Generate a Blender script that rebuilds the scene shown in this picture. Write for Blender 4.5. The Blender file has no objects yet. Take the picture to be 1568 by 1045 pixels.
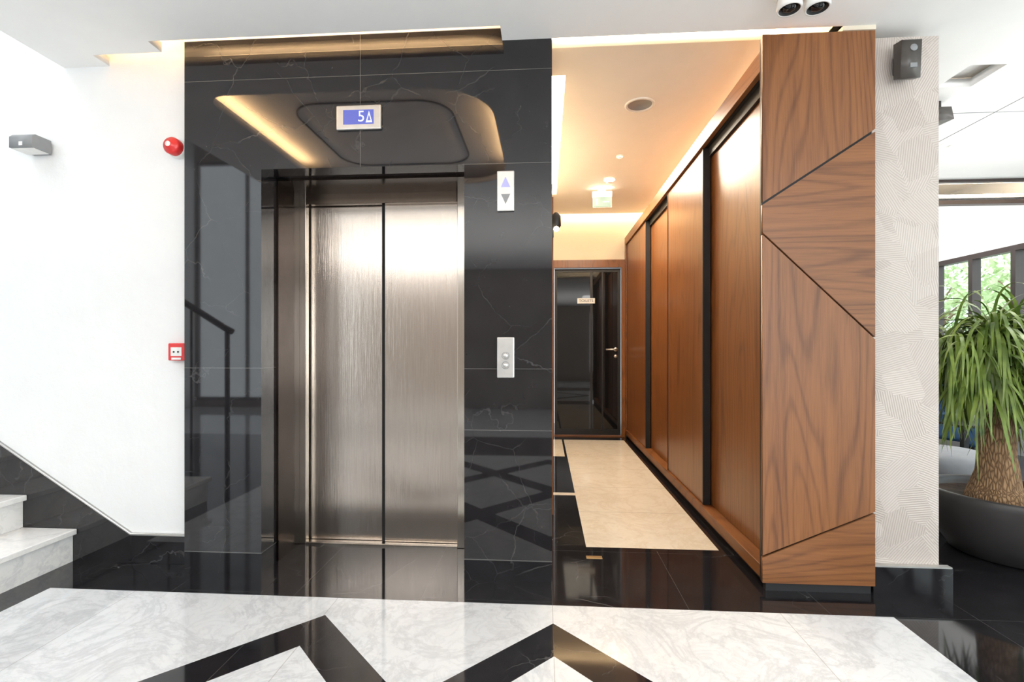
import bpy, bmesh, math, random
from mathutils import Vector, Matrix
random.seed(7)
C = bpy.context.scene.collection
H = 1.15
# ------------------------------------------------------------------ node helpers
class S:
    def __init__(s, nt, sock): s.nt=nt; s.k=sock
    def _m(s, op, *a):
        n=s.nt.nodes.new('ShaderNodeMath'); n.operation=op
        for i,v in enumerate((s,)+a):
            if isinstance(v,S): s.nt.links.new(v.k,n.inputs[i])
            else: n.inputs[i].default_value=v
        return S(s.nt,n.outputs[0])
    def __add__(s,o): return s._m('ADD',o)
    def __sub__(s,o): return s._m('SUBTRACT',o)
    def __mul__(s,o): return s._m('MULTIPLY',o)
    def __truediv__(s,o): return s._m('DIVIDE',o)
    def gt(s,o): return s._m('GREATER_THAN',o)
    def lt(s,o): return s._m('LESS_THAN',o)
    def abs(s): return s._m('ABSOLUTE')
    def sin(s): return s._m('SINE')
    def cos(s): return s._m('COSINE')
    def fract(s): return s._m('FRACT')
    def mx(s,o): return s._m('MAXIMUM',o)
    def mn(s,o): return s._m('MINIMUM',o)
    def pw(s,o): return s._m('POWER',o)
    def inv(s): return (s*-1.0)+1.0
    def rng(s,a,b): return s.gt(a)*s.lt(b)
    def near(s,a,w): return (s-a).abs().lt(w)

def newmat(name):
    m=bpy.data.materials.new(name); m.use_nodes=True
    nt=m.node_tree; b=nt.nodes['Principled BSDF']
    return m,nt,b
def pos(nt):
    g=nt.nodes.new('ShaderNodeNewGeometry'); sp=nt.nodes.new('ShaderNodeSeparateXYZ')
    nt.links.new(g.outputs['Position'],sp.inputs[0])
    return tuple(S(nt,sp.outputs[i]) for i in range(3))
def comb(nt,x,y,z):
    c=nt.nodes.new('ShaderNodeCombineXYZ')
    for i,v in enumerate((x,y,z)):
        if isinstance(v,S): nt.links.new(v.k,c.inputs[i])
        else: c.inputs[i].default_value=v
    return c.outputs[0]
def noise(nt,vec,scale,detail=4,rough=.5,dist=0):
    n=nt.nodes.new('ShaderNodeTexNoise'); n.inputs['Scale'].default_value=scale
    n.inputs['Detail'].default_value=detail; n.inputs['Roughness'].default_value=rough
    n.inputs['Distortion'].default_value=dist
    nt.links.new(vec,n.inputs['Vector']); return S(nt,n.outputs['Fac'])
def voro_edge(nt,vec,scale):
    n=nt.nodes.new('ShaderNodeTexVoronoi'); n.feature='DISTANCE_TO_EDGE'; n.inputs['Scale'].default_value=scale
    nt.links.new(vec,n.inputs['Vector']); return S(nt,n.outputs['Distance'])
def ramp(nt,f,stops):
    r=nt.nodes.new('ShaderNodeValToRGB'); e=r.color_ramp.elements
    while len(e)<len(stops): e.new(0.5)
    for i,(p,c) in enumerate(stops):
        e[i].position=p; e[i].color=(c[0],c[1],c[2],1) if not isinstance(c,(int,float)) else (c,c,c,1)
    nt.links.new(f.k,r.inputs[0]); return r.outputs[0]
def mix(nt,f,a,b):
    n=nt.nodes.new('ShaderNodeMix'); n.data_type='RGBA'
    if isinstance(f,S): nt.links.new(f.k,n.inputs['Factor'])
    else: n.inputs['Factor'].default_value=f
    for nm,v in ((6,a),(7,b)):
        if isinstance(v,tuple): n.inputs[nm].default_value=(v[0],v[1],v[2],1)
        else: nt.links.new(v,n.inputs[nm])
    return n.outputs[2]
def bump(nt,b,h,strength,dist=.01):
    n=nt.nodes.new('ShaderNodeBump'); n.inputs['Strength'].default_value=strength; n.inputs['Distance'].default_value=dist
    nt.links.new(h.k,n.inputs['Height']); nt.links.new(n.outputs[0],b.inputs['Normal'])
def plain(name,col,rough=.5,metal=0,emit=None,es=0,var=.06,coat=0):
    m,nt,b=newmat(name); x,y,z=pos(nt)
    n=noise(nt,comb(nt,x,y,z),18,3)
    c0=tuple(c*(1-var) for c in col); c1=tuple(min(1,c*(1+var)) for c in col)
    nt.links.new(ramp(nt,n,[(.3,c0),(.7,c1)]),b.inputs['Base Color'])
    b.inputs['Roughness'].default_value=rough; b.inputs['Metallic'].default_value=metal
    b.inputs['Coat Weight'].default_value=coat
    if emit: b.inputs['Emission Color'].default_value=(*emit,1); b.inputs['Emission Strength'].default_value=es
    return m
# ------------------------------------------------------------------ materials
def white_marble_col(nt,x,y,z,warm=False,k=1.0,base=None):
    v=comb(nt,x,y,z)
    n1=noise(nt,v,2.6,9,.68,1.0); r1=((n1-.5).abs())
    n2=noise(nt,v,9,7,.66,.9); r2=((n2-.5).abs())
    base=base or ((.71,.73,.75) if not warm else (.80,.73,.62)); dk=(.42,.44,.47) if not warm else (.58,.46,.32)
    cl=ramp(nt,noise(nt,v,1.6,5,.6),[(.3,tuple(c*.90 for c in base)),(.65,base)])
    a=ramp(nt,r1,[(0,.45*k),(.04,0)]); b=ramp(nt,r2,[(0,.24*k),(.05,0)])
    m=mix(nt,S(nt,a),cl,dk); return mix(nt,S(nt,b),m,dk)
def black_marble_col(nt,x,y,z,k=1.0):
    v=comb(nt,x,y,z)
    wx=(noise(nt,v,4.0,4,.6)-.5)*.16; wz=(noise(nt,comb(nt,x+5.0,y+3.0,z),4.0,4,.6)-.5)*.16
    vv=comb(nt,x+wx,y+wz,z+wz)
    e1=voro_edge(nt,vv,1.7); e2=voro_edge(nt,comb(nt,x+wz+4.0,y+wx,z+wx),3.0)
    mk=S(nt,ramp(nt,noise(nt,v,2.6,2),[(.50,0),(.64,1)])); mk2=S(nt,ramp(nt,noise(nt,comb(nt,x+9.0,y,z),3.1,2),[(.50,0),(.66,1)]))
    a=S(nt,ramp(nt,e1,[(0,.115*k),(.0045,0)]))*mk
    a=a.mx(S(nt,ramp(nt,e2,[(0,.075*k),(.006,0)]))*mk2)
    sp=noise(nt,v,60,2).gt(.79)*(.14*k)
    c0=ramp(nt,noise(nt,v,9,5,.7),[(.3,(.008,.0075,.009)),(.7,(.017,.016,.018))])
    return mix(nt,a.mx(sp),c0,(.40,.40,.40))
def mat_floor():
    m,nt,b=newmat('floor_stone'); x,y,z=pos(nt)
    wm=white_marble_col(nt,x,y,z); cm=white_marble_col(nt,x+3.0,y,z,True,.7); bm=black_marble_col(nt,x,y,z,1.8)
    field=x.rng(-2.37,1.49)*y.rng(-.40,2.20)
    field=field.mx(x.rng(-6.9,4.5)*y.rng(-4.4,-1.5)).mx(x.rng(2.1,4.8)*y.rng(-.4,1.9))
    yy=(y-.9).abs()+.9
    def band(c):
        t=(yy*-1.0)+2.055-(x-c).abs(); return t.gt(0)*t.lt(.22)
    bands=band(-.945).mx(band(.035))
    white=field*bands.inv()
    seam=((((x-.035)/.985+.5).fract()-.5).abs()*.985).lt(.0016)
    seam=seam.mx(((((y-2.2)/.9+.5).fract()-.5).abs()*.9).lt(.0013)*y.lt(1.9))
    cream=x.rng(.24,.99)*y.rng(2.86,6.22)
    cream=cream.mx(x.rng(.02,.215)*y.rng(5.25,6.22)).mx(x.rng(.02,.24)*y.rng(3.86,3.93))
    cs=((((y-2.86)/.62+.5).fract()-.5).abs()*.62).lt(.0022)
    bs=((((x-.035)/.6+.5).fract()-.5).abs()*.6).lt(.0012).mx(((((y-2.2)/.6+.5).fract()-.5).abs()*.6).lt(.0012))
    c=mix(nt,bs,bm,(.06,.06,.06))
    wmm=mix(nt,seam*.6,wm,(.3,.29,.28)); cmm=mix(nt,cs*.7,cm,(.3,.25,.2))
    c=mix(nt,white,c,wmm); c=mix(nt,cream,c,cmm)
    nt.links.new(c,b.inputs['Base Color'])
    b.inputs['Roughness'].default_value=.06; return m
def mat_blackstone(name,seams=False):
    m,nt,b=newmat(name); x,y,z=pos(nt); c=black_marble_col(nt,x,y,z)
    if seams:
        w=.0013
        s=z.near(2.533,w).mx(z.near(1.05,w)).mx(z.near(.1,w*1.6))
        s=s.mx(x.gt(-.41)*(z.near(2.07,w).mx(z.near(.745,w)))).mx(x.near(-.93,w)*z.gt(2.07))
        c=mix(nt,s*.5,c,(.20,.20,.19))
    nt.links.new(c,b.inputs['Base Color']); b.inputs['Roughness'].default_value=.035; b.inputs['IOR'].default_value=1.55
    return m
def mat_wood(name,grain='Z',light=(.270,.106,.033),dark=(.120,.041,.0115),seed=0,rough=.40):
    m,nt,b=newmat(name); x,y,z=pos(nt)
    if grain=='Z': g,u,w=z,x+y*1.0,y
    elif grain=='X': g,u,w=x,z,y
    else: g,u,w=y,z,x
    v=comb(nt,u+seed*3.7,g*.10,w*.2)
    big=noise(nt,v,3.4,1,.35,.1)
    wob=noise(nt,comb(nt,u+seed,g*.5,w*.2),14,2,.5)*.010
    rings=(((big+wob)*140.0).sin()*.5+.5)
    fib=noise(nt,comb(nt,u*1.0+seed,g*.03,w*.3),190,3,.6)
    streak=noise(nt,comb(nt,u+seed,g*.035,w*.3),20,4,.6)
    f=rings.pw(4.0)*-.17+fib*.45+streak*.55+.06
    c=ramp(nt,f,[(.30,dark),(.52,tuple((a*.6+b_*.4) for a,b_ in zip(light,dark))),(.72,light)])
    nt.links.new(c,b.inputs['Base Color']); b.inputs['Roughness'].default_value=rough
    bump(nt,b,fib,.05,.002); return m
def mat_steel(name,col=(.60,.57,.53),rough=.27,bs=.12):
    m,nt,b=newmat(name); x,y,z=pos(nt)
    n=noise(nt,comb(nt,x,y,z*.01),420,2)
    nt.links.new(ramp(nt,n,[(.3,tuple(c*.9 for c in col)),(.7,tuple(min(1,c*1.08) for c in col))]),b.inputs['Base Color'])
    b.inputs['Metallic'].default_value=1; b.inputs['Roughness'].default_value=rough
    bump(nt,b,n,bs,.001)
    return m
def mat_plaster(name,col,s=1.0):
    m,nt,b=newmat(name); x,y,z=pos(nt); v=comb(nt,x,y,z)
    n=noise(nt,v,7,5,.6); nt.links.new(ramp(nt,n,[(.3,tuple(c*.975 for c in col)),(.7,col)]),b.inputs['Base Color'])
    b.inputs['Roughness'].default_value=.75; bump(nt,b,n,.25*s,.02); return m
def mat_pillar():
    m,nt,b=newmat('relief_wallpaper'); x,y,z=pos(nt)
    vn=nt.nodes.new('ShaderNodeTexVoronoi'); vn.inputs['Scale'].default_value=6.5; vn.inputs['Randomness'].default_value=.9
    vn.distance='CHEBYCHEV'
    nt.links.new(comb(nt,x*.92+z*.38,y,z*.92-x*.38),vn.inputs['Vector'])
    sp=nt.nodes.new('ShaderNodeSeparateColor'); nt.links.new(vn.outputs['Color'],sp.inputs[0])
    a=S(nt,sp.outputs[0])*3.14159
    t=(x+y)*a.cos()+z*a.sin()
    wob=noise(nt,comb(nt,x,y,z),30,2)*.004
    st=((t+wob)*600.0).sin()*.5+.5
    shade=S(nt,sp.outputs[1])*.30
    c=ramp(nt,st*.50+shade,[(0,(.41,.355,.315)),(.85,(.64,.58,.535))])
    nt.links.new(c,b.inputs['Base Color']); b.inputs['Roughness'].default_value=.5
    bump(nt,b,st,.4,.003); return m
def mat_glass(name,tint=(.97,1,.99),refl=.06):
    m,nt,b=newmat(name); out=nt.nodes['Material Output']
    t=nt.nodes.new('ShaderNodeBsdfTransparent'); t.inputs[0].default_value=(*tint,1)
    g=nt.nodes.new('ShaderNodeBsdfGlossy'); g.inputs['Roughness'].default_value=.02
    mx=nt.nodes.new('ShaderNodeMixShader'); mx.inputs[0].default_value=refl
    nt.links.new(t.outputs[0],mx.inputs[1]); nt.links.new(g.outputs[0],mx.inputs[2]); nt.links.new(mx.outputs[0],out.inputs[0])
    return m
def mat_leaf(name,c0,c1,sc=9):
    m,nt,b=newmat(name); x,y,z=pos(nt)
    n=noise(nt,comb(nt,x,y,z),sc,3); nt.links.new(ramp(nt,n,[(.3,c0),(.7,c1)]),b.inputs['Base Color'])
    b.inputs['Roughness'].default_value=.38; return m
def mat_emit(name,col,s,base=.8):
    m,nt,b=newmat(name)
    b.inputs['Base Color'].default_value=(base,base,base,1); b.inputs['Emission Color'].default_value=(*col,1); b.inputs['Emission Strength'].default_value=s
    if base<.5: b.inputs['Roughness'].default_value=.3
    return m
def mat_bark():
    m,nt,b=newmat('bark'); x,y,z=pos(nt)
    vn=nt.nodes.new('ShaderNodeTexVoronoi'); vn.inputs['Scale'].default_value=75; vn.feature='DISTANCE_TO_EDGE'
    nt.links.new(comb(nt,x,y,z*.22),vn.inputs['Vector']); d=S(nt,vn.outputs['Distance'])
    nt.links.new(ramp(nt,d,[(0,(.13,.07,.033)),(.15,(.32,.19,.095)),(.5,(.48,.31,.17))]),b.inputs['Base Color'])
    b.inputs['Roughness'].default_value=.85; bump(nt,b,d,.8,.02); return m

FLOOR=mat_floor(); BST=mat_blackstone('black_marble_wall',True); BST2=mat_blackstone('black_marble')
def _wm():
    m,nt,b=newmat('white_marble'); x,y,z=pos(nt); nt.links.new(white_marble_col(nt,x,y,z,False,.6,(.90,.885,.865)),b.inputs['Base Color']); b.inputs['Roughness'].default_value=.18; return m
WMAR=_wm()
WZ=mat_wood('walnut_vertical','Z'); WX=mat_wood('walnut_horizontal','X',seed=2)
WY=mat_wood('walnut_rail','Y',seed=4,light=(.27,.105,.032),dark=(.125,.042,.012))
WZ2=mat_wood('walnut_vertical_dark','Z',light=(.255,.092,.023),dark=(.12,.038,.009),seed=5,rough=.28)
STEEL=mat_steel('brushed_steel',(.57,.51,.455),.20,.35); STEEL2=mat_steel('steel_polished',(.60,.55,.49),.16)
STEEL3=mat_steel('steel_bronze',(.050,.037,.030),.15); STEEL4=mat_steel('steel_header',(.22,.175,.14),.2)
SATIN=plain('satin_aluminium',(.62,.61,.59),.35,.9)
WALL=mat_plaster('white_plaster',(.80,.81,.81)); CEIL=mat_plaster('ceiling_paint',(.90,.90,.89),.15)
CEILW=mat_plaster('corridor_ceiling_paint',(.87,.83,.77),.15)
WALLW=mat_plaster('cream_paint',(.82,.74,.60),.3); DARKW=plain('taupe_paint',(.30,.26,.23),.6)
PIL=mat_pillar(); BLK=plain('matt_black',(.015,.015,.016),.45); GAP=plain('shadow_black',(.006,.006,.006),.9)
BPLA=plain('black_plastic',(.07,.062,.056),.35); GREY=plain('grey_housing',(.25,.26,.27),.4); WPLA=plain('white_plastic',(.8,.8,.78),.35)
RED=plain('red_plastic',(.65,.03,.03),.3); LED=mat_emit('led_warm',(1,.80,.58),28.0); LEDC=mat_emit('led_corridor',(1,.77,.50),15.0)
LEDO=mat_emit('led_orange',(1,.62,.30),30.0); LEDT=mat_emit('led_tray',(1,.60,.27),170.0)
BGLASS=plain('black_glass',(.008,.008,.009),.03); GLASS=mat_glass('window_glass')
POT=plain('charcoal_pot',(.040,.037,.037),.42); SOIL=plain('soil',(.05,.03,.02),.9,var=.5)
LEAF=mat_leaf('palm_leaf',(.050,.105,.013),(.25,.34,.06)); TLEAF=mat_leaf('tree_leaf',(.38,.52,.22),(.72,.85,.50),3)
BARK=mat_bark(); FRAME=plain('window_frame_brown',(.05,.035,.032),.4)
BRASS=plain('brass_plate',(.35,.24,.12),.35,1); BLUE=plain('blue_fabric',(.05,.13,.28),.85); GFAB=plain('grey_fabric',(.28,.29,.31),.85)
GRASS=plain('paving',(.55,.56,.50),.9,var=.2)
# ------------------------------------------------------------------ mesh helpers
def obj(name,me,mats=(),loc=(0,0,0)):
    o=bpy.data.objects.new(name,me); C.objects.link(o); o.location=loc
    for m in mats: me.materials.append(m)
    return o
def box(name,x0,x1,y0,y1,z0,z1,mat,bev=0,seg=2):
    bm=bmesh.new(); bmesh.ops.create_cube(bm,size=1)
    for v in bm.verts: v.co=Vector((v.co.x*(x1-x0),v.co.y*(y1-y0),v.co.z*(z1-z0)))
    if bev: bmesh.ops.bevel(bm,geom=bm.edges[:],offset=bev,segments=seg,affect='EDGES',profile=.5)
    me=bpy.data.meshes.new(name); bm.to_mesh(me); bm.free()
    return obj(name,me,[mat],((x0+x1)/2,(y0+y1)/2,(z0+z1)/2))
def boxes(name,lst,mats):
    bm=bmesh.new()
    for (x0,x1,y0,y1,z0,z1,mi) in lst:
        r=bmesh.ops.create_cube(bm,size=1)
        for v in r['verts']: v.co=Vector(((x0+x1)/2+v.co.x*(x1-x0),(y0+y1)/2+v.co.y*(y1-y0),(z0+z1)/2+v.co.z*(z1-z0)))
        fs=set(f for v in r['verts'] for f in v.link_faces)
        for f in fs: f.material_index=mi
    me=bpy.data.meshes.new(name); bm.to_mesh(me); bm.free(); return obj(name,me,mats)
def plate(name,outer,holes,axis,p,th,mat):
    cu=bpy.data.curves.new(name,'CURVE'); cu.dimensions='2D'; cu.fill_mode='BOTH'; cu.extrude=th/2
    for pts in [outer]+holes:
        s=cu.splines.new('POLY'); s.points.add(len(pts)-1); s.use_cyclic_u=True
        for i,(a,b) in enumerate(pts): s.points[i].co=(a,b,0,1)
    t=bpy.data.objects.new('tmp',cu); C.objects.link(t)
    dg=bpy.context.evaluated_depsgraph_get(); me=bpy.data.meshes.new_from_object(t.evaluated_get(dg))
    bpy.data.objects.remove(t); bpy.data.curves.remove(cu)
    for v in me.vertices:
        a,b,c=v.co
        v.co={'Z':(a,b,c+p),'Y':(a,c+p,b),'X':(c+p,a,b)}[axis]
    bm=bmesh.new(); bm.from_mesh(me); bmesh.ops.remove_doubles(bm,verts=bm.verts[:],dist=1e-5)
    bmesh.ops.recalc_face_normals(bm,faces=bm.faces[:]); bm.to_mesh(me); bm.free()
    me.materials.clear(); me.name=name
    return obj(name,me,[mat])
def rect(a,b,c,d): return [(a,c),(b,c),(b,d),(a,d)]
def rrect(a,b,c,d,r,n=10):
    R4=r if isinstance(r,(list,tuple)) else (r,r,r,r)
    out=[]
    for sx_,sy_,s,r in ((1,1,0,R4[0]),(-1,1,90,R4[1]),(-1,-1,180,R4[2]),(1,-1,270,R4[3])):
        cx=b-r if sx_>0 else a+r; cy=d-r if sy_>0 else c+r
        for i in range(n+1):
            t=math.radians(s+90*i/n); out.append((cx+r*math.cos(t),cy+r*math.sin(t)))
    return out
def lathe(name,prof,loc,mats,n=48,axis='Z',smooth=True,mi=None):
    bm=bmesh.new(); rings=[]
    for r,z in prof:
        if r<1e-6: rings.append([bm.verts.new((0,0,z))]); continue
        rings.append([bm.verts.new((r*math.cos(2*math.pi*i/n),r*math.sin(2*math.pi*i/n),z)) for i in range(n)])
    for k in range(len(rings)-1):
        A,B=rings[k],rings[k+1]
        for i in range(n):
            j=(i+1)%n
            if len(A)==1 and len(B)==1: continue
            if len(A)==1: f=bm.faces.new((A[0],B[j],B[i]))
            elif len(B)==1: f=bm.faces.new((A[i],A[j],B[0]))
            else: f=bm.faces.new((A[i],A[j],B[j],B[i]))
            f.smooth=smooth
            if mi: f.material_index=mi[k]
    bmesh.ops.recalc_face_normals(bm,faces=bm.faces[:])
    if axis=='-Y': bmesh.ops.rotate(bm,verts=bm.verts[:],matrix=Matrix.Rotation(math.radians(90),3,'X'))
    me=bpy.data.meshes.new(name); bm.to_mesh(me); bm.free()
    return obj(name,me,mats,loc)
def tube(bm,pts,rad,n=14,mi=0):
    rings=[]
    for i,p in enumerate(pts):
        p=Vector(p); a=Vector(pts[max(i-1,0)]); b=Vector(pts[min(i+1,len(pts)-1)]); t=(b-a).normalized()
        u=t.cross(Vector((0,1,0.01))).normalized(); w=t.cross(u)
        rings.append([bm.verts.new(p+(u*math.cos(2*math.pi*k/n)+w*math.sin(2*math.pi*k/n))*rad[i]) for k in range(n)])
    for A,B in zip(rings,rings[1:]):
        for k in range(n):
            f=bm.faces.new((A[k],A[(k+1)%n],B[(k+1)%n],B[k])); f.smooth=True; f.material_index=mi
    for R_ in (rings[0],rings[-1]):
        try: f=bm.faces.new(R_); f.material_index=mi
        except: pass
def mesh_from(bm,name,mats,loc=(0,0,0)):
    bmesh.ops.recalc_face_normals(bm,faces=bm.faces[:])
    me=bpy.data.meshes.new(name); bm.to_mesh(me); bm.free(); return obj(name,me,mats,loc)
def group(name,loc,parts):
    e=bpy.data.objects.new(name,None); C.objects.link(e); e.location=loc; e.empty_display_size=.1
    for p in parts:
        p.parent=e; p.matrix_parent_inverse=Matrix.Translation(-Vector(loc))
    return e
def text(name,s,size,loc,mat,rot=(math.radians(90),0,0),ext=.0006):
    cu=bpy.data.curves.new(name,'FONT'); cu.body=s; cu.size=size; cu.extrude=ext; cu.align_x='CENTER'; cu.align_y='CENTER'
    cu.materials.append(mat); o=bpy.data.objects.new(name,cu); C.objects.link(o); o.location=loc; o.rotation_euler=rot; return o
def prism(name,pts,y0,y1,mat):
    return plate(name,pts,[],'Y',(y0+y1)/2,y1-y0,mat)

# ------------------------------------------------------------------ room shell
box('floor',-7,5.3,-4.6,7.6,-.12,0,FLOOR)
CZ=2.68
low=[(-2.585,-4.5),(5.1,-4.5),(5.1,7.5),(1.41,7.5),(1.41,2.42),(-.21,2.42),(-.21,2.31),(-1.97,2.31),(-1.97,2.40),(-2.35,2.40),(-2.35,2.5),(-2.585,2.5)]
tray=rrect(-2.07,-.33,.34,2.0,(.36,.14,.3,.36))
cove=rect(1.95,5.0,4.72,5.34); vent=rect(2.29,2.48,2.80,3.03)
plate('ceiling',low,[tray,cove,vent],'Z',CZ+.025,.05,CEIL)
plate('ceiling_sky_blocker',[(-2.585,-4.5),(5.1,-4.5),(5.1,7.5),(-2.585,7.5)],[],'Z',3.15,.1,CEIL)  # slab added over the ceiling void to keep sky light from leaking in
box('trim_stairwell_edge',-2.61,-2.585,-4.5,2.5,2.68,3.6,CEIL)
plate('ceiling_tray',rrect(-2.3,-.08,.09,2.22,.3),[],'Z',2.83,.03,CEIL)
bm=bmesh.new()
def ring(bm,a,b,c,d,r,w,z0,z1):
    o=rrect(a,b,c,d,r); i=rrect(a+w,b-w,c+w,d-w,r-w); n=len(o)
    for k in range(n):
        j=(k+1)%n
        q=[bm.verts.new((*p,z)) for z in (z0,z1) for p in (o[k],o[j],i[j],i[k])]
        for fc in ((0,1,2,3),(4,5,6,7),(0,1,5,4),(3,2,6,7)): bm.faces.new([q[t] for t in fc])
ring(bm,-1.77,-.64,.5,1.62,.22,.010,2.806,2.8149)
mesh_from(bm,'trim_tray_groove',[BLK])
group('led_strip',(-1.2,1.1,2.74),[box('strip_a',-2.125,-2.095,.60,1.86,2.7305,2.745,LEDT),box('strip_b',-.300,-.265,.60,1.65,2.7305,2.745,LEDT)])
group('led_strip',(-1,2.3,2.9),[box('strip_a',-1.86,-.22,2.22,2.28,2.7305,2.75,LEDO),box('strip_b',-2.34,-1.98,2.30,2.35,2.7305,2.75,LEDO)])
# corridor high ceiling
up=[(.036,2.86),(1.27,2.86),(1.27,6.40),(.036,6.40),(.036,5.6),(.135,5.6),(.135,3.15),(.036,3.15)]
plate('ceiling_corridor',up,[],'Z',2.925,.05,CEILW)
box('trim_corridor_fascia',.036,1.41,2.36,2.42,2.7301,3.1,CEIL)
group('led_strip',(.6,4,3.05),[box('strip_a',.05,1.38,2.80,3.15,3.03,3.04,LEDC),box('strip_b',.05,.30,3.2,5.6,3.03,3.04,LEDC),
   box('strip_c',1.24,1.40,3.2,6.2,3.03,3.04,LEDC),box('strip_d',.05,1.40,6.26,6.47,3.03,3.04,LEDC)])
# walls
plate('wall_left',rect(-7,-1.80,0,5.5),[],'Y',2.56,.12,WALL)
box('wall_side_left',-7.12,-7,-4.6,2.62,0,5.5,WALL)
plate('wall_back',rect(-7.1,5.3,0,5.5),[rect(-6.98,-4.9,.12,4.9),rect(1.6,4.6,.25,2.5)],'Y',-4.6,.15,DARKW)
box('ceiling_stairwell',-7,-2.585,-4.6,2.62,5.5,5.6,CEIL)
plate('wall_right',rect(-4.6,7.6,0,3.1),[rect(3.0,7.3,.45,2.28),rect(-3.5,2.2,.45,2.28)],'X',5.16,.12,WALL)
box('wall_far_right',1.56,5.1,7.5,7.6,0,3.1,WALL)
box('wall_partition',1.56,1.863,2.45,7.5,0,2.635,PIL)
box('wall_corridor_right',1.41,1.56,2.42,6.5,2.66,3.1,WALLW)
YW=2.42
boxes('wall_elevator',[(-1.863,-1.45,YW,2.80,0,2.74,0),(-.40,.036,YW,2.80,0,2.74,0),(-1.45,-.40,YW,2.80,2.07,2.74,0)],[BST])
box('trim_wall_top',-1.863,.036,YW-.004,2.80,2.7401,3.05,CEIL)
box('wall_corridor_left',-.06,.036,2.80,6.5,0,3.1,WALLW)
box('wall_shaft_back',-1.86,-.06,2.97,3.05,0,3.1,GAP)
plate('wall_corridor_end',rect(-.06,1.56,0,3.1),[rect(.10,1.03,0,2.24)],'Y',6.56,.12,WALLW)
box('baseboard_left',-2.215,-1.863,2.485,2.50,0,.15,BST2,.002)
prism('baseboard_stairs',[(-2.215,0),(-2.215,.15),(-6.2,.15+3.985*.63),(-6.2,1.7),(-2.6,0)],2.485,2.50,BST2)
prism('trim_stair_skirting',[(-1.863,.15),(-2.215,.15),(-6.2,2.66),(-6.2,2.672),(-2.218,.158),(-1.863,.158)],2.482,2.4995,SATIN)
boxes('baseboard_pillar',[(1.545,1.90,2.415,2.449,0,.12,0),(1.864,1.90,2.4492,7.4,0,.12,0)],[BST2])
box('trim_pillar',1.545,1.90,2.418,2.448,.1202,.126,SATIN)

# ------------------------------------------------------------------ staircase
parts=[]
for k in range(12):
    xn=-2.52-.29*k; zt=.177*(k+1)
    parts.append(box('tread_%d'%(k+1),xn-.315,xn,1.28,2.484,zt-.03,zt,WMAR,.004))
    parts.append(box('riser_%d'%(k+1),xn-.31,xn-.025,1.30,2.484,max(0,zt-.177),zt-.0302,WMAR))
    if k: parts.append(box('stringer_%d'%(k+1),xn-.31,xn-.025,1.31,2.47,0 if k<6 else zt-1.1,zt-.178,WALL))
st=group('staircase',(-2.52,1.9,0),parts)
bm=bmesh.new()
tube(bm,[(-2.44,1.22,.0),(-2.44,1.22,1.30)],[.018,.018])
tube(bm,[(-2.40,1.22,1.28),(-2.46,1.22,1.31),(-6.0,1.22,1.31+3.54*.61)],[.024,.024,.024])
for k in range(1,12):
    x=-2.44-.29*k; tube(bm,[(x,1.22,.61*.29*k-.1),(x,1.22,1.30+.61*.29*k)],[.009,.009],8)
mesh_from(bm,'stair_handrail',[BLK])

# ------------------------------------------------------------------ elevator
P=[]
P.append(box('door_panel_rear',-1.43,-.90,2.8465,2.860,.012,2.03,STEEL,.0015))
P.append(box('door_panel_front',-.940,-.47,2.8315,2.843,.012,2.03,STEEL,.0015))
P.append(box('door_edge_shadow',-.958,-.9405,2.834,2.846,.012,2.03,GAP))
P.append(box('jamb_left',-1.4495,-1.40,2.79,2.83,0,2.069,STEEL2,.003))
P.append(box('jamb_right',-.502,-.4005,2.79,2.83,0,2.069,STEEL2,.003))
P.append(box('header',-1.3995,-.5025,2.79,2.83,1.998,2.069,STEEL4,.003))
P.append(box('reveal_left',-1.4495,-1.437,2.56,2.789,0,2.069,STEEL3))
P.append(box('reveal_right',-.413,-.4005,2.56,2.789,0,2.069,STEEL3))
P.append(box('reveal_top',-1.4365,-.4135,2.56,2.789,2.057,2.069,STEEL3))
P.append(boxes('sill',[(-1.3995,-.5025,2.79,2.92,0,.010,0),(-1.3995,-.5025,2.795,2.80,.0102,.014,0),(-1.3995,-.5025,2.859,2.863,.0102,.011,0)],[STEEL2]))
P.append(box('shaft_shadow',-1.399,-.503,2.92,2.96,0,2.06,GAP))
group('elevator',(-.95,2.85,0),P)
SCR=mat_emit('lcd_blue',(.14,.19,.85),.75,.02); LCW=mat_emit('lcd_white',(.85,.9,1),1.0,.1); LCV=mat_emit('arrow_violet',(.30,.30,1),1.3,.1)
def tri(name,cx,y,cz,w,h,mat,up=True,hollow=False):
    s=1 if up else -1
    pts=[(cx-w/2,cz-s*h/2),(cx+w/2,cz-s*h/2),(cx,cz+s*h/2)]
    holes=[[(cx+(a-cx)*.5,cz-s*h*.08+(b-cz)*.5) for a,b in pts]] if hollow else []
    return plate(name,pts,holes,'Y',y,.001,mat)
cx=-.933; cz=2.314
group('floor_indicator_display',(cx,2.41,cz),[
  box('bezel',cx-.115,cx+.115,2.402,2.4199,cz-.061,cz+.061,SATIN,.006,3),
  box('screen',cx-.078,cx+.078,2.4005,2.4018,cz-.036,cz+.036,SCR),
  text('digit','5',.078,(cx+.015,2.400,cz),LCW), tri('arrow',cx+.055,2.3998,cz,.034,.058,LCW,True,True)])
x0=-.192
group('elevator_direction_indicator',(x0,2.41,1.93),[
  box('plate',x0-.043,x0+.043,2.406,2.4199,1.829,2.029,SATIN,.005,3),
  box('lens',x0-.034,x0+.034,2.4045,2.4058,1.845,2.012,SATIN),
  tri('arrow_up',x0,2.4038,1.972,.046,.05,LCV), tri('arrow_down',x0,2.4038,1.888,.046,.05,GREY,False)])
bt=[box('plate',x0-.043,x0+.043,2.406,2.4199,1.005,1.207,SATIN,.005,3)]
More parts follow.
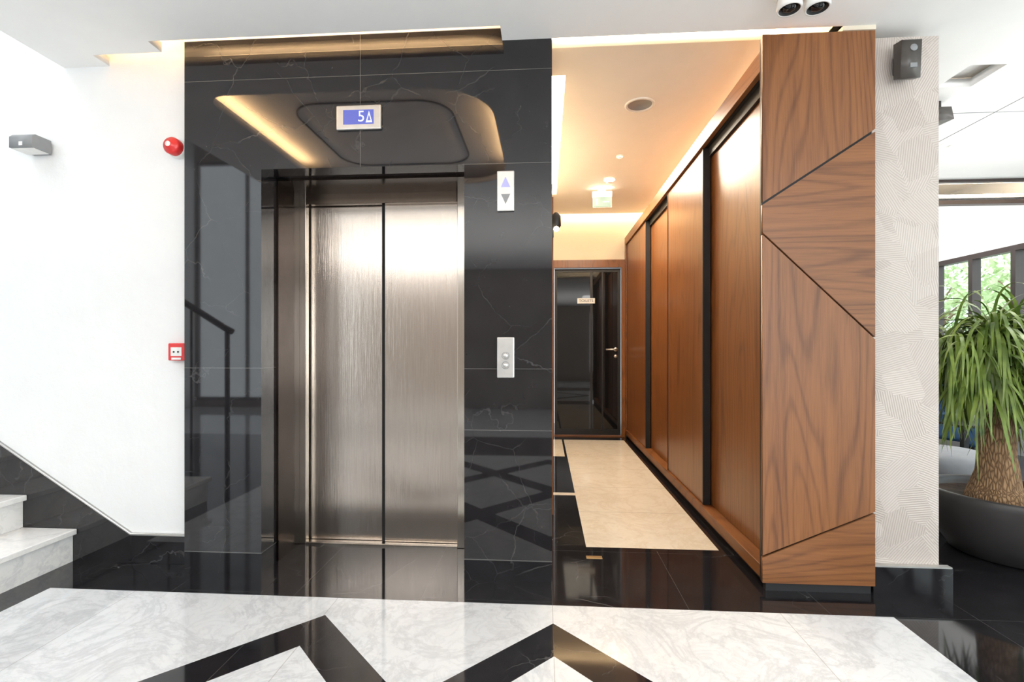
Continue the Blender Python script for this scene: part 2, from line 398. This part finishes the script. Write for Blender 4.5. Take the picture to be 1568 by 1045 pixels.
for i,zz in enumerate((1.115,1.068)):
    bt.append(lathe('button_%d'%(i+1),[(0,.006),(.011,.006),(.012,.004),(.013,.0),(.015,.0),(.016,.003),(.016,-.001)],(x0,2.405,zz),[SATIN],24,'-Y'))
    bt.append(lathe('button_ring_%d'%(i+1),[(.017,0),(.0185,.002),(.019,0)],(x0,2.4055,zz),[GREY],24,'-Y'))
group('elevator_call_button_panel',(x0,2.41,1.1),bt)

# ------------------------------------------------------------------ wardrobe
W=[]
W.append(box('carcass',1.155,1.54,2.43,6.495,.03,2.56,BLK))
W.append(box('plinth',1.075,1.53,2.43,6.49,0,.035,BLK))
W.append(box('rail_bottom',1.045,1.1545,2.43,6.495,.036,.10,WY,.003))
W.append(box('rail_top',1.045,1.075,2.43,6.495,2.50,2.60,WY,.003))
W.append(box('top_board',1.0755,1.54,2.43,6.495,2.5601,2.60,WY))
W.append(box('end_stile',1.045,1.1545,6.42,6.495,.1005,2.4995,WZ2))
W.append(box('top_track_front',1.076,1.098,2.43,6.41,2.50,2.5595,BLK))
W.append(box('top_track_rear',1.1,1.154,2.43,6.41,2.44,2.5595,BLK))
ys=[2.435,3.37,4.32,5.24,6.415]
for i in range(4):
    a,b=ys[i],ys[i+1]; rear=(i%2==0); xf=1.118 if rear else 1.064
    zt=2.438 if rear else 2.495
    a2,b2=(a,b) if not rear else (max(2.435,a-.04),min(6.415,b+.04))
    if rear: W.append(box('sliding_door_%d'%(i+1),xf,xf+.016,a2,b2,.102,zt,WZ2,.002))
    else:
        W.append(box('sliding_door_%d'%(i+1),xf,xf+.016,a+.0105,b-.0105,.102,zt,WZ2,.002))
        for q,(c0,c1) in enumerate(((a-.005,a+.010),(b-.010,b+.005))):
            W.append(box('door_profile_%d_%d'%(i+1,q),xf-.004,xf+.045,c0,c1,.102,zt,BLK,.001))
group('sliding_wardrobe',(1.3,4.4,0),W)
xl,xr=1.028,1.536; yf=2.388; F=[]
g=.006
L1=(1.837,2.169); L2=(1.695,1.199); L3=(.166,.384)
F.append(prism('panel_top',[(xl,L1[0]+g),(xr,L1[1]+g),(xr,2.635),(xl,2.635)],yf,yf+.02,WZ))
F.append(prism('panel_upper',[(xl,L2[0]+g),(xr,L2[1]+g),(xr,L1[1]-g),(xl,L1[0]-g)],yf,yf+.02,WX))
F.append(prism('panel_middle',[(xl,L3[0]+g),(xr,L3[1]+g),(xr,L2[1]-g),(xl,L2[0]-g)],yf,yf+.02,WZ))
F.append(prism('panel_bottom',[(xl,.042),(xr,.042),(xr,L3[1]-g),(xl,L3[0]-g)],yf,yf+.02,WX))
F.append(box('core',xl+.004,xr-.004,yf+.0201,2.428,.042,2.633,BLK))
F.append(box('plinth',xl+.02,xr-.01,yf+.015,2.428,0,.0415,BLK))
group('walnut_column',(1.28,2.4,0),F)

# ------------------------------------------------------------------ toilet door
D=[]
D.append(boxes('frame',[(.038,.125,6.44,6.60,0,2.31,0),(1.0,1.043,6.44,6.60,0,2.31,0),(.125,1.0,6.44,6.60,2.21,2.31,0)],[WZ2]))
D.append(box('leaf',.13,.995,6.52,6.55,.014,2.205,BGLASS,.002))
D.append(boxes('leaf_border',[(.13,.165,6.512,6.5199,.014,2.205,0),(.955,.995,6.512,6.5199,.014,2.205,0),(.165,.955,6.512,6.5199,2.16,2.205,0),(.165,.955,6.512,6.5199,.014,.09,0)],[BLK]))
D.append(box('mullion',.60,.63,6.512,6.5199,.09,2.16,BLK))
D.append(box('mullion_b',.75,.77,6.512,6.5199,.09,2.16,BLK))
bm=bmesh.new(); tube(bm,[(.93,6.52,1.14),(.93,6.46,1.14),(.91,6.455,1.14),(.80,6.455,1.14)],[.011,.011,.011,.010],12)
D.append(mesh_from(bm,'handle',[SATIN]))
D.append(lathe('handle_rose',[(0,.012),(.026,.012),(.028,0)],(.93,6.511,1.14),[SATIN],24,'-Y'))
D.append(lathe('lock_rose',[(0,.012),(.022,.012),(.024,0)],(.93,6.511,1.05),[SATIN],24,'-Y'))
D.append(box('threshold',.127,.998,6.44,6.60,0,.012,WX))
group('door_1',(.55,6.5,0),D)
group('toilet_sign',(.58,6.5,1.8),[box('plate',.43,.66,6.500,6.506,1.745,1.815,WPLA,.002),text('lettering','TOILETS',.05,(.545,6.499,1.78),BLK)])
# ------------------------------------------------------------------ corridor fixtures
lathe('recessed_speaker',[(.105,0),(.105,-.008),(.09,-.010),(.085,-.002),(.0,-.001)],(.68,3.56,2.8995),[WPLA,GREY],40,mi=[0,0,0,1])
lathe('smoke_detector',[(.055,0),(.055,-.015),(.05,-.02),(.035,-.024),(.033,-.04),(.0,-.044)],(.665,5.1,2.8995),[WPLA],32)
lathe('motion_sensor',[(.03,0),(.03,-.006),(.018,-.018),(0,-.02)],(.68,4.5,2.8995),[WPLA],24)
GRN=mat_emit('exit_green',(.02,.42,.18),.5,.02)
group('exit_sign',(.62,5.4,2.8),[box('bracket',.58,.66,5.38,5.42,2.86,2.8995,WPLA,.003),box('housing',.52,.73,5.37,5.43,2.80,2.86,WPLA,.006),
   box('sign_panel',.53,.72,5.364,5.3695,2.69,2.798,GRN,.001), box('sign_holder',.525,.725,5.372,5.385,2.685,2.7995,WPLA),
   box('pictogram_arrow',.63,.70,5.362,5.3638,2.738,2.750,LCW), box('pictogram_door',.555,.575,5.362,5.3638,2.715,2.775,LCW)])
WB=mat_emit('bulb_warm',(1,.85,.6),12)
group('wall_sconce',(.06,3.0,1.9),[box('arm',.0365,.055,2.99,3.01,1.83,1.97,BLK,.003),lathe('shade',[(.012,.05),(.028,.03),(.03,-.03),(.012,-.05)],(.07,3.0,1.93),[BLK],20),
   lathe('bulb',[(0,.018),(.014,.01),(.016,0),(.014,-.01),(0,-.018)],(.07,2.975,1.875),[WB],16)])
boxes('door_frame_side',[(.0365,.06,3.4,3.48,0,2.2,0),(.0365,.06,4.32,4.4,0,2.2,0),(.0365,.06,3.48,4.32,2.12,2.2,0),(.0365,.05,3.48,4.32,0,2.12,0)],[WZ2])
box('floor_plate',.228,.315,2.70,2.735,.0002,.003,BRASS,.001)

# ------------------------------------------------------------------ small wall devices
cxx=-1.95; zz=2.215
group('fire_alarm_sounder',(cxx,2.47,zz),[lathe('base',[(0,.03),(.047,.03),(.05,.02),(.05,0)],(cxx,2.4995,zz),[WPLA],32,'-Y'),
  lathe('horn',[(0,.085),(.02,.085),(.024,.075),(.038,.07),(.045,.06),(.045,.0305)],(cxx,2.4995,zz),[RED],32,'-Y'),
  lathe('grille',[(0,.087),(.014,.087),(.014,.085)],(cxx,2.4995,zz),[WPLA],20,'-Y')])
cxx=-1.94; zz=1.133
group('fire_call_point',(cxx,2.49,zz),[box('housing',cxx-.047,cxx+.047,2.462,2.4995,zz-.046,zz+.046,RED,.005,3),
  box('glass_pane',cxx-.03,cxx+.03,2.4595,2.4618,zz-.022,zz+.024,WPLA,.001),
  box('label',cxx-.026,cxx+.026,2.4600,2.4616,zz-.041,zz-.03,WPLA),
  lathe('dot_1',[(0,.002),(.005,.002),(.005,0)],(cxx-.012,2.4592,zz),[BLK],12,'-Y'),lathe('dot_2',[(0,.002),(.005,.002),(.005,0)],(cxx+.012,2.4592,zz),[BLK],12,'-Y')])
lx=-2.735
group('wall_lamp',(lx,2.45,2.24),[box('mount',lx-.05,lx+.05,2.485,2.4995,2.205,2.275,GREY,.003),
  plate('housing',[(2.4845,2.205),(2.4845,2.277),(2.40,2.277),(2.385,2.262),(2.385,2.205)],[],'X',lx,.13,GREY),
  box('diffuser',lx-.06,lx+.06,2.395,2.475,2.2015,2.2048,WPLA),box('front_label',lx-.01,lx+.01,2.3835,2.3848,2.215,2.235,WPLA)])
sx=1.675
group('wall_speaker',(sx,2.4,2.5),[box('bracket',sx-.02,sx+.02,2.41,2.4495,2.45,2.53,BLK),
  plate('cabinet',[(2.4095,2.41),(2.4095,2.575),(2.355,2.565),(2.365,2.395)],[],'X',sx,.088,BPLA),
  lathe('tweeter',[(0,.004),(.012,.004),(.016,0)],(sx+.01,2.356,2.53),[GREY],20,'-Y'),box('grille_slot',sx-.005,sx+.025,2.357,2.362,2.44,2.46,GREY)])
group('ceiling_speaker',(2.42,3.22,2.62),[box('bracket',2.40,2.44,3.19,3.23,2.635,2.6795,BLK),
  plate('cabinet',[(3.15,2.55),(3.27,2.56),(3.27,2.634),(3.17,2.634)],[],'X',2.42,.13,BPLA)])
sp=[box('canopy',1.00,1.19,2.11,2.21,2.655,2.6795,WPLA,.006)]
for i,xx in enumerate((1.035,1.15)):
    sp.append(lathe('head_%d'%(i+1),[(.0,.0),(.035,-.0),(.045,-.02),(.05,-.055),(.047,-.068),(.041,-.066),(.036,-.04),(.0,-.036)],(xx,2.15,2.654),[WPLA,BLK],32,mi=[0,0,0,0,0,1,1]))
    sp.append(lathe('lens_%d'%(i+1),[(0,-.02),(.02,-.02),(.032,-.035),(.034,-.05),(.022,-.068),(0,-.075)],(xx,2.15,2.654),[BGLASS],28))
group('ceiling_spotlight',(1.09,2.16,2.67),sp)

# ------------------------------------------------------------------ right-hand room
boxes('trim_cove',[(1.93,5.02,4.68,4.72,2.655,2.70,0),(1.93,5.02,5.34,5.42,2.64,2.70,0)],[FRAME])
box('ceiling_cove_lid',1.9,5.09,4.6,5.5,2.90,2.92,CEIL)
group('led_strip',(3.4,5,2.75),[box('strip_a',2.0,4.95,4.62,4.675,2.7305,2.75,LED),box('strip_b',2.0,4.95,5.38,5.43,2.7305,2.75,LED)])
box('ceiling_niche_lid',2.24,2.53,2.75,3.08,2.76,2.77,CEIL)
dl=[]
for i,(xx,yy) in enumerate(((4.3,5.8),(3.7,6.4),(4.6,6.6),(3.0,3.9),(4.2,3.9))):
    dl.append(lathe('ring_%d'%i,[(.05,0),(.05,-.006),(.038,-.006),(.036,0)],(xx,yy,2.6798),[WPLA],24))
group('ceiling_downlights',(3.8,5.8,2.68),dl)
boxes('trim_ceiling_joint',[(2.2,5.1,3.36,3.366,2.6775,2.6799,0),(2.9,2.906,2.6,4.6,2.6775,2.6799,0)],[GREY])
k=0
for (a,b) in ((3.0,7.3),(-3.5,2.2)):
    k+=1; lst=[(5.10,5.20,a,b,.45,.51,0),(5.10,5.20,a,b,2.22,2.28,0)]
    n=round((b-a)/.52)
    for i in range(n+1):
        yy=a+(b-a)*i/n; lst.append((5.09,5.19,max(a,yy-.028),min(b,yy+.028),.51,2.22,0))
    f=boxes('frame',lst,[FRAME]); gl=box('pane',5.145,5.15,a,b,.5,2.23,GLASS)
    group('window_%d'%k,(5.15,(a+b)/2,1.3),[f,gl])
for (a,b,c,d) in ((-6.98,-4.9,.12,4.9),(1.6,4.6,.25,2.5)):
    k+=1; n=max(2,round((b-a)/1.0)); lst=[(a,b,-4.64,-4.56,c,c+.06,0),(a,b,-4.64,-4.56,d-.06,d,0)]
    for i in range(n+1):
        xx=a+(b-a)*i/n; lst.append((max(a,xx-.02),min(b,xx+.02),-4.64,-4.56,c+.06,d-.06,0))
    f=boxes('frame',lst,[FRAME]); group('window_%d'%k,((a+b)/2,-4.6,1.4),[f])
# planted pot
px,py=2.60,2.93
pt=lathe('pot',[(0,0.0),(.24,0.0),(.262,.01),(.33,.12),(.362,.22),(.372,.31),(.372,.345),(.365,.352),(.35,.352),(.345,.34),(.345,.30),(0,.30)],(px,py,0.001),[POT,SOIL],64,mi=[0]*10+[1])
bm=bmesh.new()
tx,ty=px-.06,py
tube(bm,[(tx,ty,.29),(tx,ty,.33),(tx,ty+.01,.38),(tx+.0,ty,.46),(tx-.005,ty,.56),(tx+.0,ty,.66),(tx+.01,ty,.76),(tx+.015,ty,.84)],[.150,.138,.112,.094,.084,.082,.075,.045],28)
crowns=[(tx-.14,ty-.06,1.03),(tx+.12,ty-.08,1.08),(tx+.0,ty+.10,1.16),(tx+.26,ty+.02,1.06),(tx-.04,ty-.02,1.22),(tx+.16,ty+.05,1.20),(tx-.18,ty+.08,1.12)]
for c in crowns:
    b0=Vector((tx+.01,ty,.74)); c=Vector(c); m_=(b0+c)/2+Vector(((c.x-tx)*.25,(c.y-ty)*.25,-.02))
    tube(bm,[b0,m_,c],[.045,.03,.018],12)
for v in bm.verts:
    v.co+=Vector((random.uniform(-1,1),random.uniform(-1,1),0))*.003
tr=mesh_from(bm,'trunk',[BARK])
bm=bmesh.new()
for c in crowns:
    for i in range(250):
        az=random.uniform(0,2*math.pi); el=math.radians(random.uniform(0,85)); Ln=random.uniform(.30,.60); w=random.uniform(.005,.0095)
        d=Vector((math.cos(az)*math.cos(el),math.sin(az)*math.cos(el),math.sin(el))); p=Vector(c)+d*.01+Vector((0,0,random.uniform(-.12,.02)))
        side=Vector((-math.sin(az),math.cos(az),0)); side=(side+Vector((0,0,random.uniform(-.4,.4)))).normalized(); n=12; prev=None
        gr=random.uniform(.24,.55); sw=Vector((random.uniform(-.05,.05),random.uniform(-.05,.05),0))
        for s in range(n+1):
            t=s/n; ww=w*(1-t**3)*(.7+.6*min(1,t*4)) if s<n else .0005
            a=bm.verts.new(p-side*ww); b=bm.verts.new(p+side*ww)
            if prev:
                f=bm.faces.new((prev[0],prev[1],b,a)); f.smooth=True
            prev=(a,b); p=p+d*(Ln/n); d=(d+Vector((0,0,-gr))+sw).normalized() if d.z>-.93 else (d+sw).normalized()
            if p.x<1.93: p.x=1.93
me=bpy.data.meshes.new('leaves'); bm.to_mesh(me); bm.free(); lv=obj('leaves',me,[LEAF])
group('potted_ponytail_palm',(px,py,0),[pt,tr,lv])
# lounge furniture
def pouf(name,x,y,r,h,m):
    return group(name,(x,y,0),[lathe('seat',[(0,h),(r*.8,h),(r*.95,h-.02),(r,h-.06),(r,.14),(r*.95,.10),(0,.10)],(x,y,0),[m],40),lathe('base',[(0,.0995),(r*.8,.0995),(r*.8,0),(0,0)],(x,y,0),[BLK],32)])
pouf('lounge_pouf',2.85,3.75,.30,.42,GFAB); pouf('lounge_pouf',3.45,3.25,.3,.42,BLUE)
ct=[box('top',3.3,4.3,4.1,4.8,.52,.54,BGLASS,.004)]
for i,(a,b) in enumerate(((3.35,4.15),(4.25,4.15),(3.35,4.75),(4.25,4.75))): ct.append(box('leg_%d'%(i+1),a-.02,a+.02,b-.02,b+.02,0,.5195,BLK,.003))
group('coffee_table',(3.8,4.45,0),ct)
bm=bmesh.new()
for i in range(260):
    az=random.uniform(0,6.28); rr=random.uniform(0,.13); hh=random.uniform(.0,.2)
    p=Vector((3.6+rr*math.cos(az),4.45+rr*math.sin(az),.66+hh)); s=.02; mi=0 if random.random()<.6 else 1
    q=[p+Vector((random.uniform(-s,s),random.uniform(-s,s),random.uniform(-s,s))) for _ in range(4)]
    f=bm.faces.new([bm.verts.new(v) for v in q]); f.material_index=mi
me=bpy.data.meshes.new('flowers'); bm.to_mesh(me); bm.free(); fl=obj('flowers',me,[LEAF,RED])
group('flower_pot',(3.6,4.45,.54),[lathe('pot',[(0,.0),(.07,0),(.10,.14),(.095,.14),(.088,.12),(0,.12)],(3.6,4.45,.541),[WPLA],32),fl])
def armchair(name,x,y,m,rot):
    ps=[box('seat',-.32,.32,-.3,.3,.18,.42,m,.05,4),box('backrest',-.34,.34,.24,.38,.2,.85,m,.05,4),box('arm_left',-.42,-.3,-.3,.36,.15,.6,m,.04,4),box('arm_right',.3,.42,-.3,.36,.15,.6,m,.04,4)]
    for a in (-.33,.33):
        for b in (-.24,.3): ps.append(box('leg',a-.02,a+.02,b-.02,b+.02,0,.18,BLK))
    g_=group(name,(0,0,0),ps); g_.location=(x,y,0); g_.rotation_euler=(0,0,rot)
armchair('armchair',4.45,5.7,BLUE,-1.2); armchair('armchair',3.2,5.8,GFAB,.3)
# outside
box('ground_garden',5.35,16,-6,16,-.2,-.05,GRASS)
def tree(x,y,h,seed):
    random.seed(seed); bm=bmesh.new(); tube(bm,[(x,y,-.1),(x+.1,y,h*.4),(x,y+.1,h*.75)],[.14,.1,.05],12,0)
    for k in range(7):
        a=k*.9; tube(bm,[(x+.05,y,h*.35),(x+.5*math.cos(a),y+.5*math.sin(a),h*.55),(x+1.1*math.cos(a),y+1.1*math.sin(a),h*.7)],[.05,.03,.01],8,0)
    for i in range(2000):
        v=Vector((random.gauss(0,1),random.gauss(0,1),random.gauss(0,1))); v=v.normalized()*random.uniform(.5,1)
        p=Vector((x+v.x*1.6,y+v.y*1.6,h*.58+v.z*h*.42)); s=.085
        q=[p+Vector([random.uniform(-s,s) for _ in range(3)]) for _ in range(4)]
        f=bm.faces.new([bm.verts.new(t) for t in q]); f.material_index=1
    me=bpy.data.meshes.new('garden_tree'); bm.to_mesh(me); bm.free(); obj('garden_tree',me,[BARK,TLEAF])
tree(9.0,8.8,3.4,1); tree(8.4,11.5,3.4,2); tree(10.2,10.6,3.6,3)

# ------------------------------------------------------------------ lights
def area(name,loc,sx,sy,e,col,rot=(0,0,0)):
    l=bpy.data.lights.new(name,'AREA'); l.shape='RECTANGLE'; l.size=sx; l.size_y=sy; l.energy=e; l.color=col
    o=bpy.data.objects.new(name,l); C.objects.link(o); o.location=loc; o.rotation_euler=rot; return o
R=math.radians
area('lobby_overhead_light',(-2.3,-2.0,2.66),2.0,.6,50,(1,.97,.95))
area('lobby_overhead_light',(2.2,-1.4,2.66),2.2,.9,50,(1,.98,.96))  # added fill for the right half of the lobby, no real fitting
area('lobby_ceiling_fill',(-.3,-1.5,1.45),5.4,2.6,200,(1,.98,.96),(R(180),0,0))  # unseen upward fill behind the camera, added to brighten the lobby ceiling
area('lounge_ceiling_fill',(3.4,3.0,1.9),1.6,2.2,22,(1,.98,.96),(R(180),0,0))  # unseen upward fill added to whiten the lounge ceiling
area('lounge_ceiling_fill',(3.5,6.1,1.9),2.4,1.2,40,(1,.98,.96),(R(180),0,0))  # another unseen fill, added to lift the grey far end of the lounge
area('stairwell_fill',(-4.6,.3,5.4),3.5,3.5,95,(.96,.98,1))  # added area light in place of daylight from above, brightens the left wall
area('window_daylight_fill',(3.1,-4.9,1.4),2.9,2.2,85,(.93,.97,1),(R(90),0,0))  # area light added outside the unseen back window to boost daylight
area('window_daylight_fill',(5.6,-.7,1.4),5.4,1.8,85,(.94,.98,1),(R(90),0,R(90)))  # area light added outside the unseen side window as extra daylight
area('lounge_fill',(4.0,2.9,2.66),1.6,1.2,40,(1,.98,.95))  # added out-of-view area light that brightens the lounge
area('corridor_fill',(.6,4.6,2.89),.5,1.6,62,(1,.88,.70))  # added warm fill for the corridor, no fitting at this spot
w=bpy.data.worlds.new('sky'); bpy.context.scene.world=w; w.use_nodes=True
bg=w.node_tree.nodes['Background']; bg.inputs[0].default_value=(.86,.95,1,1); bg.inputs[1].default_value=3.0
# ------------------------------------------------------------------ camera
cam=bpy.data.cameras.new('camera'); co=bpy.data.objects.new('camera',cam); C.objects.link(co)
co.location=(0,0,H); co.rotation_euler=(R(90),0,math.atan(50/750)); cam.sensor_width=36; cam.lens=750/1568*36; cam.shift_y=.0075; cam.clip_start=.02
bpy.context.scene.camera=co
bpy.context.scene.view_settings.view_transform='Standard'
bpy.context.scene.view_settings.exposure=0
